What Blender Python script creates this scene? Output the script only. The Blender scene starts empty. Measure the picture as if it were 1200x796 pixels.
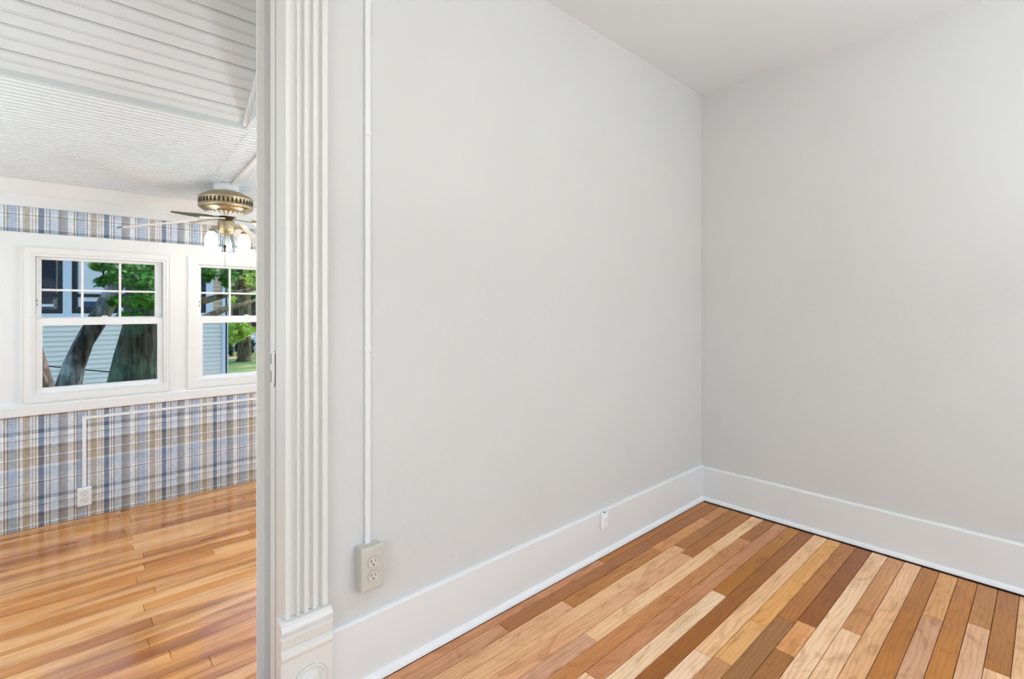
import bpy, bmesh, math, random
from mathutils import Vector, Matrix
random.seed(7)
sc = bpy.context.scene
R = math.radians

# ------------------------------------------------------------------ camera
cam_d = bpy.data.cameras.new('camera'); cam = bpy.data.objects.new('camera', cam_d)
sc.collection.objects.link(cam); sc.camera = cam
cam_d.sensor_width = 36.0; cam_d.lens = 17.43; cam_d.shift_y = -0.030
cam_d.clip_start = 0.02; cam_d.clip_end = 200
cam.location = (0, 0, 1.07); cam.rotation_euler = (R(90), 0, R(-42.59))

# ------------------------------------------------------------------ view, world, lights
sc.view_settings.view_transform = 'Standard'; sc.view_settings.look = 'None'
sc.view_settings.gamma = 1; sc.view_settings.use_curve_mapping = False
sc.view_settings.exposure = -0.42
wd = bpy.data.worlds.new('sky'); sc.world = wd; wd.use_nodes = True
nt = wd.node_tree; nt.nodes.clear()
sky = nt.nodes.new('ShaderNodeTexSky'); sky.sky_type = 'NISHITA'
sky.sun_disc = False; sky.sun_elevation = R(50); sky.sun_rotation = R(75); sky.air_density = 1.0; sky.dust_density = 1.5
bg = nt.nodes.new('ShaderNodeBackground'); bg.inputs[1].default_value = 0.52
wo = nt.nodes.new('ShaderNodeOutputWorld')
nt.links.new(sky.outputs[0], bg.inputs[0]); nt.links.new(bg.outputs[0], wo.inputs[0])

def lamp(name, kind, loc, energy, color=(1, 1, 1), aim=None, **kw):
    d = bpy.data.lights.new(name, kind); d.energy = energy; d.color = color
    for k, v in kw.items(): setattr(d, k, v)
    o = bpy.data.objects.new(name, d); sc.collection.objects.link(o); o.location = loc
    if aim is not None:
        o.rotation_euler = (Vector(aim) - Vector(loc)).to_track_quat('-Z', 'Y').to_euler()
    return o
lamp('sun', 'SUN', (20, 8, 20), 4.0, (1.0, .95, .86), aim=(4, 6.5, 0), angle=R(1.5))
# daylight entering through the windows behind the camera (real openings below), plus added fill beside it
DAY = (.865, .935, 1.0); DAYP = (.79, .915, 1.0)
lamp('daylight_back_window', 'AREA', (1.55, -1.97, 1.35), 23, DAY, aim=(1.55, 2, 1.35), shape='RECTANGLE', size=1.1, size_y=1.3)
lamp('daylight_back_window', 'AREA', (-.45, -1.97, 1.35), 11, DAY, aim=(-.45, 2, 1.35), shape='RECTANGLE', size=1.1, size_y=1.3)
lamp('near_side_fill', 'AREA', (-1.69, -.6, 1.35), 24, DAY, aim=(3, -.6, 1.35), shape='RECTANGLE', size=1.1, size_y=1.3)  # unseen window light added to brighten the right wall
lamp('daylight_porch_end', 'AREA', (-1.52, 2.75, 1.05), 18, DAYP, aim=(2, 2.75, 1.05), shape='RECTANGLE', size=1.6, size_y=.9)
lamp('daylight_porch_side', 'AREA', (2.52, 2.75, 1.05), 21, DAYP, aim=(-2, 2.75, 1.05), shape='RECTANGLE', size=1.6, size_y=.9)
lamp('bounce_fill', 'AREA', (.9, -1.0, 1.15), 48, DAY, aim=(.95, -1.05, 2.3), shape='DISK', size=.45)  # added fill bounced off the grey room's ceiling, no fixture
lamp('bounce_fill', 'AREA', (1.75, 1.85, .75), 17, DAYP, aim=(1.7, 2.0, 2.0), shape='DISK', size=.35)  # added fill under the porch ceiling, stands for bounced light
lamp('bounce_fill', 'AREA', (-1.0, 2.3, .75), 10, DAYP, aim=(-.9, 2.4, 2.0), shape='DISK', size=.35)  # second added porch fill, likewise without a fixture

# ------------------------------------------------------------------ materials
def s2l(c):
    c = c / 255.0
    return c / 12.92 if c <= .04045 else ((c + .055) / 1.055) ** 2.4
def rgb(r, g, b): return (s2l(r), s2l(g), s2l(b), 1)
class NT:
    def __init__(s, name):
        s.m = bpy.data.materials.new(name); s.m.use_nodes = True; s.t = s.m.node_tree
        s.b = s.t.nodes['Principled BSDF']
    def n(s, kind, **kw):
        o = s.t.nodes.new('ShaderNode' + kind)
        for k, v in kw.items():
            if k[0] == 'i' and k[1:].isdigit(): o.inputs[int(k[1:])].default_value = v
            else: setattr(o, k, v)
        return o
    def l(s, a, b): s.t.links.new(a, b)
    def ramp(s, stops, interp='LINEAR'):
        r = s.n('ValToRGB'); e = r.color_ramp; e.interpolation = interp
        while len(e.elements) < len(stops): e.elements.new(.5)
        for i, (p, c) in enumerate(stops):
            e.elements[i].position = p
        for i, (p, c) in enumerate(stops):
            e.elements[i].color = c if len(c) == 4 else (*c, 1)
        return r
    def mix(s, blend, fac, a, b):
        m = s.n('Mix', data_type='RGBA', blend_type=blend)
        for sock, val in ((m.inputs[0], fac), (m.inputs[6], a), (m.inputs[7], b)):
            if hasattr(val, 'links'): s.l(val, sock)
            else: sock.default_value = val
        return m.outputs[2]
    def math(s, op, a, b=None):
        m = s.n('Math', operation=op)
        for sock, val in ((m.inputs[0], a), (m.inputs[1], b)):
            if val is None: continue
            if hasattr(val, 'links'): s.l(val, sock)
            else: sock.default_value = val
        return m.outputs[0]

def paint(name, col, rough=.5, bump=.15, scale=60, mottle=.04):
    N = NT(name); tc = N.n('TexCoord')
    a = N.n('TexNoise'); a.inputs['Scale'].default_value = scale; a.inputs['Detail'].default_value = 6
    b = N.n('TexNoise'); b.inputs['Scale'].default_value = 2.2; b.inputs['Detail'].default_value = 3
    N.l(tc.outputs['Object'], a.inputs['Vector']); N.l(tc.outputs['Object'], b.inputs['Vector'])
    lo = tuple(c * (1 - mottle * 1.6) for c in col[:3]); hi = tuple(min(1, c * (1 + mottle)) for c in col[:3])
    r = N.ramp([(.3, lo), (.7, hi)]); N.l(b.outputs[0], r.inputs[0]); N.l(r.outputs[0], N.b.inputs['Base Color'])
    N.b.inputs['Roughness'].default_value = rough
    bp = N.n('Bump'); bp.inputs['Strength'].default_value = bump; bp.inputs['Distance'].default_value = .003
    N.l(a.outputs[0], bp.inputs['Height']); N.l(bp.outputs[0], N.b.inputs['Normal'])
    return N.m
def plain(name, col, rough=.5, metal=0, **kw):
    N = NT(name); N.b.inputs['Base Color'].default_value = col
    N.b.inputs['Roughness'].default_value = rough; N.b.inputs['Metallic'].default_value = metal
    for k, v in kw.items(): N.b.inputs[k.replace('_', ' ')].default_value = v
    return N.m

M = {}
M['wall'] = paint('wall_paint', rgb(216, 216, 213), .62, .25, 45, .012)
M['ceil'] = paint('ceiling_paint', rgb(236, 240, 242), .7, .35, 90, .01)
M['trim'] = paint('trim_paint', rgb(233, 235, 234), .32, .12, 30, .01)
M['shoe'] = paint('shoe_paint', rgb(242, 243, 243), .3, .05, 30, .01)
M['casing'] = paint('casing_paint', rgb(232, 231, 226), .3, .12, 40, .012)
M['porch_white'] = paint('porch_white', rgb(240, 240, 238), .4, .08, 40, .008)
M['vinyl'] = plain('vinyl_white', rgb(243, 243, 242), .3)
M['bead'] = paint('beadboard_paint', rgb(236, 241, 243), .45, .05, 50, .012)
M['soffit'] = paint('soffit_paint', rgb(219, 223, 223), .45, .06, 60, .02)
M['beige'] = plain('beige_plastic', rgb(205, 202, 190), .4)
M['beige_light'] = plain('receptacle_plastic', rgb(214, 211, 201), .35)
M['white_plastic'] = plain('white_plastic', rgb(246, 247, 247), .35)
M['dark'] = plain('dark_slot', rgb(35, 32, 30), .7)
M['gap'] = plain('floor_gap', rgb(48, 30, 20), .9)
M['crack'] = plain('old_crack', rgb(110, 108, 104), .8)
M['steel'] = plain('steel', rgb(170, 170, 168), .35, 1)
M['brass'] = plain('antique_brass', rgb(188, 174, 142), .38, 1)
M['brass_dark'] = plain('dark_bronze', rgb(70, 56, 44), .45, .8)
M['blade'] = plain('blade_white', rgb(238, 236, 230), .4)
M['blade_edge'] = plain('blade_walnut', rgb(92, 72, 58), .5)
M['ext_white'] = plain('exterior_white', rgb(225, 228, 232), .6)
N = NT('shade_glass'); N.b.inputs['Base Color'].default_value = (1, .98, .95, 1); N.b.inputs['Roughness'].default_value = .35
N.b.inputs['Emission Color'].default_value = (1, .95, .86, 1); N.b.inputs['Emission Strength'].default_value = 1.1
N.b.inputs['Alpha'].default_value = .75; M['shade_lit'] = N.m
N = NT('clear_glass')
tr = N.n('BsdfTransparent', i0=(.93, .95, .95, 1)); gl = N.n('BsdfGlossy'); gl.inputs['Roughness'].default_value = .02
fr0 = N.n('LayerWeight'); fr0.inputs[0].default_value = .12; fr1 = N.math('MULTIPLY', fr0.outputs['Fresnel'], .6); ms = N.n('MixShader')
N.l(fr1, ms.inputs[0]); N.l(tr.outputs[0], ms.inputs[1]); N.l(gl.outputs[0], ms.inputs[2])
N.l(ms.outputs[0], N.t.nodes['Material Output'].inputs['Surface']); M['glass'] = N.m
N = NT('bulb_glow'); N.b.inputs['Emission Color'].default_value = (1, .94, .84, 1); N.b.inputs['Emission Strength'].default_value = 6; M['bulb'] = N.m

def wood(name, rough=.3, figure=1.0, stain=None, knots=False, coat=.25, figs=(5.5, 15), val=1.13, sat=1.09):
    N = NT(name); tc = N.n('TexCoord'); oi = N.n('ObjectInfo')
    off = N.n('VectorMath', operation='SCALE'); cmb = N.n('CombineXYZ')
    N.l(oi.outputs['Random'], cmb.inputs[0]); N.l(oi.outputs['Random'], cmb.inputs[1]); N.l(oi.outputs['Random'], cmb.inputs[2])
    N.l(cmb.outputs[0], off.inputs[0]); off.inputs[3].default_value = 37.0
    add = N.n('VectorMath', operation='ADD'); N.l(tc.outputs['Object'], add.inputs[0]); N.l(off.outputs[0], add.inputs[1])
    def mp(sx, sy):
        m = N.n('Mapping'); N.l(add.outputs[0], m.inputs['Vector']); m.inputs['Scale'].default_value = (sx, sy, 1); return m.outputs[0]
    fine = N.n('TexNoise'); N.l(mp(5, 105), fine.inputs['Vector']); fine.inputs['Scale'].default_value = 1; fine.inputs['Detail'].default_value = 5
    fig = N.n('TexNoise'); N.l(mp(*figs), fig.inputs['Vector']); fig.inputs['Scale'].default_value = 1; fig.inputs['Detail'].default_value = 3; fig.inputs['Distortion'].default_value = 1.8
    wav = N.n('TexWave'); N.l(mp(5.0, 22), wav.inputs['Vector']); wav.bands_direction = 'Y'; wav.inputs['Scale'].default_value = 1.0
    wav.inputs['Distortion'].default_value = 14; wav.inputs['Detail'].default_value = 2.5; wav.inputs['Detail Scale'].default_value = .6
    blot = N.n('TexNoise'); N.l(mp(2.2, 5), blot.inputs['Vector']); blot.inputs['Scale'].default_value = 1; blot.inputs['Detail'].default_value = 2
    c = oi.outputs['Color']
    r1 = N.ramp([(.3, (.90, .86, .80)), (.68, (1.08, 1.08, 1.08))]); N.l(fine.outputs[0], r1.inputs[0]); c = N.mix('MULTIPLY', .4, c, r1.outputs[0])
    r2 = N.ramp([(.30, (.66, .53, .42)), (.47, (1.0, .99, .97)), (.56, (1.03, 1.03, 1.03)), (.72, (1.10, 1.15, 1.22))]); N.l(fig.outputs[0], r2.inputs[0]); c = N.mix('MULTIPLY', .62 * figure, c, r2.outputs[0])
    r3 = N.ramp([(.0, (.80, .70, .58)), (.30, (1, 1, 1)), (1, (1.03, 1.03, 1.03))]); N.l(wav.outputs['Fac'], r3.inputs[0]); c = N.mix('MULTIPLY', .55 * figure, c, r3.outputs[0])
    r4 = N.ramp([(.32, (.86, .77, .68)), (.6, (1.06, 1.08, 1.11))]); N.l(blot.outputs[0], r4.inputs[0]); c = N.mix('MULTIPLY', .6, c, r4.outputs[0])
    if stain:
        g = N.n('NewGeometry'); m = N.n('Mapping'); N.l(g.outputs['Position'], m.inputs['Vector']); m.inputs['Scale'].default_value = (1.3, 13, 1)
        st = N.n('TexNoise'); N.l(m.outputs[0], st.inputs['Vector']); st.inputs['Scale'].default_value = 1; st.inputs['Detail'].default_value = 4; st.inputs['Distortion'].default_value = .6
        r5 = N.ramp([(.30, stain), (.43, (.74, .60, .46)), (.54, (1.06, 1.06, 1.06))]); N.l(st.outputs[0], r5.inputs[0]); c = N.mix('MULTIPLY', .85, c, r5.outputs[0])
    if knots:
        vo = N.n('TexVoronoi'); N.l(mp(2.0, 8), vo.inputs['Vector']); vo.inputs['Scale'].default_value = 1.0
        r6 = N.ramp([(.05, (.25, .13, .08)), (.11, (1, 1, 1))]); N.l(vo.outputs['Distance'], r6.inputs[0]); c = N.mix('MULTIPLY', .8, c, r6.outputs[0])
    hs = N.n('HueSaturation'); hs.inputs['Saturation'].default_value = sat; hs.inputs['Value'].default_value = val; N.l(c, hs.inputs['Color']); N.l(hs.outputs[0], N.b.inputs['Base Color'])
    rr = N.n('MapRange'); N.l(fig.outputs[0], rr.inputs[0]); rr.inputs[3].default_value = rough - .06; rr.inputs[4].default_value = rough + .1
    N.l(rr.outputs[0], N.b.inputs['Roughness']); N.b.inputs['Coat Weight'].default_value = coat; N.b.inputs['Coat Roughness'].default_value = .12
    bp = N.n('Bump'); bp.inputs['Strength'].default_value = .12; bp.inputs['Distance'].default_value = .001
    N.l(fine.outputs[0], bp.inputs['Height']); N.l(bp.outputs[0], N.b.inputs['Normal'])
    return N.m
M['maple'] = wood('maple_floor', .36)
M['pine'] = wood('pine_floor', .14, .45, (.40, .25, .16), True, .7, (1.8, 20), 1.04, 1.18)

# plaid wallpaper: bands across and up the wall in metres
def plaid():
    N = NT('plaid_wallpaper'); g = N.n('NewGeometry'); sp = N.n('SeparateXYZ'); N.l(g.outputs['Position'], sp.inputs[0])
    def phase(sock, start, per):
        return N.math('FRACT', N.math('DIVIDE', N.math('SUBTRACT', sock, start - 100 * per), per))
    deep = rgb(88, 118, 152); pale = rgb(222, 229, 238); wht = rgb(246, 248, 250); brn = rgb(150, 136, 122)
    gb = rgb(132, 147, 166); gbr = rgb(172, 167, 160); lg = rgb(178, 182, 188); pb = rgb(192, 208, 226); tan = rgb(198, 186, 164); dk = rgb(104, 104, 108)
    V = [(0, deep), (.085, wht), (.11, dk), (.125, wht), (.15, gb), (.175, pale), (.29, gb), (.33, gbr), (.38, lg), (.43, wht), (.52, brn), (.54, wht), (.56, brn), (.58, pb), (.70, wht), (.72, dk), (.735, wht), (.785, tan), (.88, wht), (.91, tan), (.925, wht), (.95, tan), (.97, wht)]
    v = N.ramp([(p, c) for p, c in V], 'CONSTANT'); N.l(phase(sp.outputs[0], -.077, .2955), v.inputs[0])
    Hh = [(0, brn), (.05, wht), (.10, pale), (.155, dk), (.165, wht), (.24, gb), (.30, pale), (.47, wht), (.50, dk), (.51, wht), (.55, pale), (.60, pb), (.72, wht), (.76, tan), (.86, brn), (.875, wht), (.90, tan)]
    h = N.ramp([(p, c) for p, c in Hh], 'CONSTANT'); N.l(phase(sp.outputs[2], -.135, .387), h.inputs[0])
    c = N.mix('MIX', .40, v.outputs[0], h.outputs[0]); c = N.mix('MULTIPLY', .32, c, v.outputs[0]); c = N.mix('MULTIPLY', .15, c, h.outputs[0])
    # fine dark pin lines, stronger in one half of the repeat
    pin = N.ramp([(0, (.36, .35, .36)), (.22, (1.04, 1.04, 1.04))], 'CONSTANT'); N.l(phase(sp.outputs[2], 0, .0125), pin.inputs[0])
    zone = N.ramp([(0, (.25, .25, .25)), (.28, (.75, .75, .75)), (.60, (.15, .15, .15)), (.85, (.6, .6, .6))], 'CONSTANT'); N.l(phase(sp.outputs[2], -.135, .387), zone.inputs[0])
    zx = N.ramp([(0, (1, 1, 1)), (.09, (.5, .5, .5)), (.3, (1, 1, 1)), (.44, (.35, .35, .35)), (.58, (1, 1, 1)), (.72, (.4, .4, .4))], 'CONSTANT'); N.l(phase(sp.outputs[0], -.077, .2955), zx.inputs[0])
    c = N.mix('MULTIPLY', N.math('MULTIPLY', zone.outputs[0], zx.outputs[0]), c, pin.outputs[0])
    pv = N.ramp([(0, (1.0, 1.0, 1.0)), (.82, (1.18, 1.18, 1.18))], 'CONSTANT'); N.l(phase(sp.outputs[0], 0, .0148), pv.inputs[0]); c = N.mix('MULTIPLY', .6, c, pv.outputs[0])
    no = N.n('TexNoise'); no.inputs['Scale'].default_value = 45; no.inputs['Detail'].default_value = 5; N.l(g.outputs['Position'], no.inputs['Vector'])
    rn = N.ramp([(.35, (.86, .86, .86)), (.6, (1.05, 1.05, 1.05))]); N.l(no.outputs[0], rn.inputs[0]); c = N.mix('MULTIPLY', .8, c, rn.outputs[0])
    N.l(c, N.b.inputs['Base Color']); N.b.inputs['Roughness'].default_value = .55
    return N.m
M['plaid'] = plaid()

def bark(name, c1, c2, c3):
    N = NT(name); tc = N.n('TexCoord'); m = N.n('Mapping'); N.l(tc.outputs['Object'], m.inputs['Vector']); m.inputs['Scale'].default_value = (22, 22, 4)
    a = N.n('TexNoise'); N.l(m.outputs[0], a.inputs['Vector']); a.inputs['Scale'].default_value = 1; a.inputs['Detail'].default_value = 8; a.inputs['Distortion'].default_value = .5
    b = N.n('TexNoise'); N.l(tc.outputs['Object'], b.inputs['Vector']); b.inputs['Scale'].default_value = 2.6; b.inputs['Detail'].default_value = 4
    r = N.ramp([(.38, c1), (.62, c2)]); N.l(a.outputs[0], r.inputs[0])
    r2 = N.ramp([(.48, (0, 0, 0)), (.6, (1, 1, 1))]); N.l(b.outputs[0], r2.inputs[0])
    r3 = N.ramp([(.4, tuple(x * .5 for x in c3[:3])), (.6, c3)]); N.l(a.outputs[0], r3.inputs[0])
    N.l(N.mix('MIX', r2.outputs[0], r.outputs[0], r3.outputs[0]), N.b.inputs['Base Color']); N.b.inputs['Roughness'].default_value = .9
    bp = N.n('Bump'); bp.inputs['Strength'].default_value = .9; bp.inputs['Distance'].default_value = .03; N.l(a.outputs[0], bp.inputs['Height']); N.l(bp.outputs[0], N.b.inputs['Normal'])
    return N.m
M['bark'] = bark('grey_bark', rgb(38, 36, 32), rgb(98, 94, 86), rgb(175, 186, 190))
M['bark_green'] = bark('mossy_bark', rgb(34, 36, 28), rgb(84, 84, 70), rgb(90, 122, 100))
M['bark_red'] = bark('red_bark', rgb(44, 26, 24), rgb(120, 78, 70), rgb(170, 150, 140))
M['bark_far'] = bark('far_bark', rgb(46, 40, 32), rgb(110, 96, 76), rgb(120, 118, 90))
def leafm(name, a, b):
    N = NT(name); g = N.n('NewGeometry')
    r = N.ramp([(0, a), (1, b)]); N.l(g.outputs['Random Per Island'], r.inputs[0])
    N.l(r.outputs[0], N.b.inputs['Base Color']); N.b.inputs['Roughness'].default_value = .45
    tl = N.n('BsdfTranslucent'); N.l(r.outputs[0], tl.inputs[0]); ms = N.n('MixShader'); ms.inputs[0].default_value = .45
    N.l(N.b.outputs[0], ms.inputs[1]); N.l(tl.outputs[0], ms.inputs[2]); N.l(ms.outputs[0], N.t.nodes['Material Output'].inputs['Surface'])
    return N.m
M['leaf'] = leafm('maple_leaf', rgb(30, 84, 22), rgb(96, 168, 52))
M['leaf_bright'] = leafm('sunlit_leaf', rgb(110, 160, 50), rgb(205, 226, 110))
M['leaf_dark'] = leafm('shrub_leaf', rgb(24, 64, 44), rgb(60, 110, 70))
N = NT('grass_ground'); tc = N.n('TexCoord'); a = N.n('TexNoise'); N.l(tc.outputs['Object'], a.inputs['Vector']); a.inputs['Scale'].default_value = .45; a.inputs['Detail'].default_value = 8
r = N.ramp([(.4, rgb(72, 110, 62)), (.52, rgb(120, 140, 80)), (.6, rgb(206, 172, 130))]); N.l(a.outputs[0], r.inputs[0]); N.l(r.outputs[0], N.b.inputs['Base Color']); N.b.inputs['Roughness'].default_value = .9; M['grass'] = N.m
M['siding'] = paint('siding_white', rgb(232, 233, 230), .6, .1, 20, .02)
M['siding_tan'] = paint('siding_tan', rgb(218, 196, 168), .6, .1, 20, .02)
M['ext_trim'] = plain('blue_white_trim', rgb(206, 222, 240), .5)
M['ext_dark'] = plain('dark_window_frame', rgb(26, 34, 44), .4)
N = NT('dark_reflective_glass'); N.b.inputs['Base Color'].default_value = rgb(22, 34, 58); N.b.inputs['Roughness'].default_value = .03; N.b.inputs['Specular IOR Level'].default_value = .9; M['dark_glass'] = N.m
M['house_reflection'] = plain('house_reflection', rgb(215, 225, 235), .8)  # pale colour of a reflection in the neighbour's window
M['car_reflection'] = plain('navy_reflection', rgb(52, 74, 112), .8)  # blue of a car's reflection, given as a solid colour
M['fence'] = plain('white_fence', rgb(214, 212, 228), .7)
M['pink'] = plain('pink_siding', rgb(176, 150, 146), .7)
M['roof'] = plain('roof_shingle', rgb(96, 92, 90), .9)

# ------------------------------------------------------------------ mesh helpers
def tag(o, label=None, cat=None, group=None, kind=None):
    if label: o['label'] = label
    if cat: o['category'] = cat
    if group: o['group'] = group
    if kind: o['kind'] = kind
    return o
def link(name, me, parent=None, loc=None, rot=None):
    o = bpy.data.objects.new(name, me); sc.collection.objects.link(o)
    if parent is not None: o.parent = parent
    if loc is not None: o.location = loc
    if rot is not None: o.rotation_euler = rot
    return o
def empty(name, loc, label, cat, kind=None, group=None, rot=None):
    return tag(link(name, None, None, loc, rot), label, cat, group, kind)
class MB:
    def __init__(s): s.v = []; s.f = []; s.mi = []; s.sm = []
    def face(s, idx, mi=0, sm=False): s.f.append(idx); s.mi.append(mi); s.sm.append(sm)
    def box(s, a, b, mi=0):
        x0, y0, z0 = (min(a[i], b[i]) for i in range(3)); x1, y1, z1 = (max(a[i], b[i]) for i in range(3))
        k = len(s.v)
        s.v += [(x0, y0, z0), (x1, y0, z0), (x1, y1, z0), (x0, y1, z0), (x0, y0, z1), (x1, y0, z1), (x1, y1, z1), (x0, y1, z1)]
        for q in ((0, 3, 2, 1), (4, 5, 6, 7), (0, 1, 5, 4), (1, 2, 6, 5), (2, 3, 7, 6), (3, 0, 4, 7)):
            s.face([k + i for i in q], mi)
        return s
    def extrude(s, pts, axis, a, b, mi=0, smooth=False):
        """closed 2-D outline pulled along axis (0:x -> pts are (y,z); 1:y -> (x,z); 2:z -> (x,y))"""
        k = len(s.v); n = len(pts)
        for t in (a, b):
            for p, q in pts:
                s.v.append((t, p, q) if axis == 0 else (p, t, q) if axis == 1 else (p, q, t))
        for i in range(n):
            j = (i + 1) % n; s.face([k + i, k + j, k + n + j, k + n + i], mi, smooth)
        s.face([k + i for i in range(n)][::-1], mi); s.face([k + n + i for i in range(n)], mi)
        return s
    def lathe(s, prof, c=(0, 0, 0), axis=2, n=32, mi=0, smooth=True):
        k = len(s.v)
        for r_, h in prof:
            for i in range(n):
                a = 2 * math.pi * i / n; p, q = r_ * math.cos(a), r_ * math.sin(a)
                s.v.append({2: (c[0] + p, c[1] + q, c[2] + h), 1: (c[0] + p, c[1] + h, c[2] + q), 0: (c[0] + h, c[1] + p, c[2] + q)}[axis])
        for j in range(len(prof) - 1):
            for i in range(n):
                i2 = (i + 1) % n
                s.face([k + j * n + i, k + j * n + i2, k + (j + 1) * n + i2, k + (j + 1) * n + i], mi, smooth)
        for j, flip in ((0, True), (len(prof) - 1, False)):
            if prof[j][0] > 1e-5:
                f = [k + j * n + i for i in range(n)]; s.face(f[::-1] if flip else f, mi)
        return s
    def tube(s, path, rad, n=10, mi=0, wob=0, seed=0, smooth=True):
        rnd = random.Random(seed); k = len(s.v); path = [Vector(p) for p in path]
        rad = rad if isinstance(rad, (list, tuple)) else [rad] * len(path)
        for j, p in enumerate(path):
            d = (path[min(j + 1, len(path) - 1)] - path[max(j - 1, 0)]).normalized()
            up = Vector((0, 0, 1)) if abs(d.z) < .9 else Vector((0, 1, 0))
            x = d.cross(up).normalized(); y = x.cross(d)
            for i in range(n):
                a = 2 * math.pi * i / n; r_ = rad[j] * (1 + wob * (rnd.random() - .5))
                s.v.append(tuple(p + x * math.cos(a) * r_ + y * math.sin(a) * r_))
        for j in range(len(path) - 1):
            for i in range(n):
                i2 = (i + 1) % n; s.face([k + j * n + i, k + j * n + i2, k + (j + 1) * n + i2, k + (j + 1) * n + i], mi, smooth)
        s.face([k + i for i in range(n)][::-1], mi); e = k + (len(path) - 1) * n; s.face([e + i for i in range(n)], mi)
        return s
    def mesh(s, name, *mats, fix=True):
        me = bpy.data.meshes.new(name); me.from_pydata(s.v, [], s.f)
        for m in mats: me.materials.append(M[m] if isinstance(m, str) else m)
        me.polygons.foreach_set('material_index', s.mi); me.polygons.foreach_set('use_smooth', s.sm)
        me.update()
        if fix and len(s.f) < 20000:
            bm = bmesh.new(); bm.from_mesh(me); bmesh.ops.recalc_face_normals(bm, faces=bm.faces); bm.to_mesh(me); bm.free()
        return me
    def obj(s, name, *mats, parent=None, loc=None, rot=None, bevel=0, seg=2):
        o = link(name, s.mesh(name, *mats), parent, loc, rot)
        if bevel:
            b = o.modifiers.new('bevel', 'BEVEL'); b.width = bevel; b.segments = seg; b.limit_method = 'ANGLE'; b.angle_limit = R(40)
        return o

ZC = 2.275                     # ceiling of the near room
WA, WB = 1.337, 2.678          # wall planes
PZ = -.20                      # porch floor level
WC = 3.985                     # porch far wall plane
def pceil(v): return 1.796 + .10 * (WC - v)

# ------------------------------------------------------------------ near room shell
wl = tag(MB().box((.44, WA, 0), (WB + .12, 1.49, ZC)).box((-.46, WA, 2.06), (.44, 1.49, ZC)).box((-1.72, WA, 0), (-.46, 1.49, ZC)).obj('wall_left', 'wall'),
         'light grey painted wall with the fluted doorway, raceway and outlet', 'wall', kind='structure')
tag(MB().box((WB, -2.12, 0), (WB + .12, WA, ZC)).obj('wall_right', 'wall'), 'plain light grey wall on the right, slightly darker', 'wall', kind='structure')
w = MB()
for a, b in (((-1.72, 0), (-1.0, ZC)), ((.1, 0), (1.0, ZC)), ((2.1, 0), (WB, ZC))): w.box((a[0], -2.12, a[1]), (b[0], -2.0, b[1]))
for a, b in ((-1.0, .1), (1.0, 2.1)): w.box((a, -2.12, 0), (b, -2.0, .7)).box((a, -2.12, 2.0), (b, -2.0, ZC))
tag(w.obj('wall_back', 'wall'), 'grey wall behind the camera with two windows', 'wall', kind='structure')
tag(MB().box((-1.84, -2.12, 0), (-1.72, -1.15, ZC)).box((-1.84, -.05, 0), (-1.72, 1.49, ZC)).box((-1.84, -1.15, 0), (-1.72, -.05, .7)).box((-1.84, -1.15, 2.0), (-1.72, -.05, ZC)).obj('wall_near', 'wall'), 'grey side wall behind the camera', 'wall', kind='structure')
tag(MB().box((-1.84, -2.12, ZC), (WB + .12, 1.49, ZC + .1)).obj('ceiling', 'ceil'), 'white ceiling of the grey room', 'ceiling', kind='structure')

# floor planks of the near room
fl = tag(MB().box((-1.84, -2.12, -.30), (WB + .12, 1.34, -.014)).box((-1.84, 1.34, -.30), (WB + .12, 1.49, -.02)).obj('floor', 'gap'), 'narrow maple strip floor of the grey room', 'floor', kind='structure')
CR = (230, 205, 176); LT = (222, 184, 146); TN = (200, 155, 112); MD = (176, 124, 78); DB = (150, 99, 58); PK = (208, 166, 130); OR = (206, 152, 92)
rows = {0: [(1.7, (198, 150, 108)), (9, (166, 112, 64))], 1: [(1.107, (197, 153, 115)), (2.0, (156, 106, 72)), (9, (152, 98, 52))],
        2: [(1.365, (214, 172, 128)), (1.964, (176, 124, 80)), (2.43, (204, 152, 98)), (9, (186, 134, 80))],
        3: [(2.06, (224, 184, 138)), (9, (160, 110, 66))], 4: [(2.018, (218, 174, 130)), (9, (166, 110, 58))],
        5: [(1.280, (206, 166, 134)), (9, (234, 200, 154))], 6: [(1.0, (210, 164, 122)), (2.351, (190, 138, 88)), (9, (164, 112, 68))],
        7: [(1.149, (234, 204, 168)), (9, (190, 140, 98))], 8: [(1.837, (236, 209, 172)), (9, (170, 117, 64))], 9: [(9, (146, 94, 52))],
        10: [(1.478, (234, 208, 174)), (9, (226, 188, 142))], 11: [(1.491, (188, 142, 98)), (1.759, (224, 182, 126)), (9, (214, 164, 100))],
        12: [(1.85, (150, 112, 82)), (9, (172, 120, 80))], 13: [(1.669, (152, 108, 74)), (1.875, (218, 168, 114)), (9, (138, 86, 48))],
        14: [(9, (232, 202, 162))], 15: [(1.940, (226, 194, 152)), (9, (196, 148, 100))], 16: [(9, (224, 186, 142))], 17: [(9, (170, 118, 74))],
        18: [(2.235, (196, 158, 122)), (9, (206, 160, 106))], 19: [(9, (178, 124, 78))], 20: [(2.289, (212, 176, 140)), (9, (172, 126, 86))],
        21: [(2.038, (226, 190, 148)), (9, (162, 112, 72))], 22: [(9, (218, 180, 136))]}
def warm(c):
    r, g, b = c; l = (r - 140) / 90.0
    return (min(243, r + 9), g + 2, max(40, int(b + (-8 if l < .5 else 6))))
rows = {k: [(e, warm(c)) for e, c in v] for k, v in rows.items()}
pal = [CR, LT, TN, MD, DB, PK, OR]
WP = .0567; rnd = random.Random(11)
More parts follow.
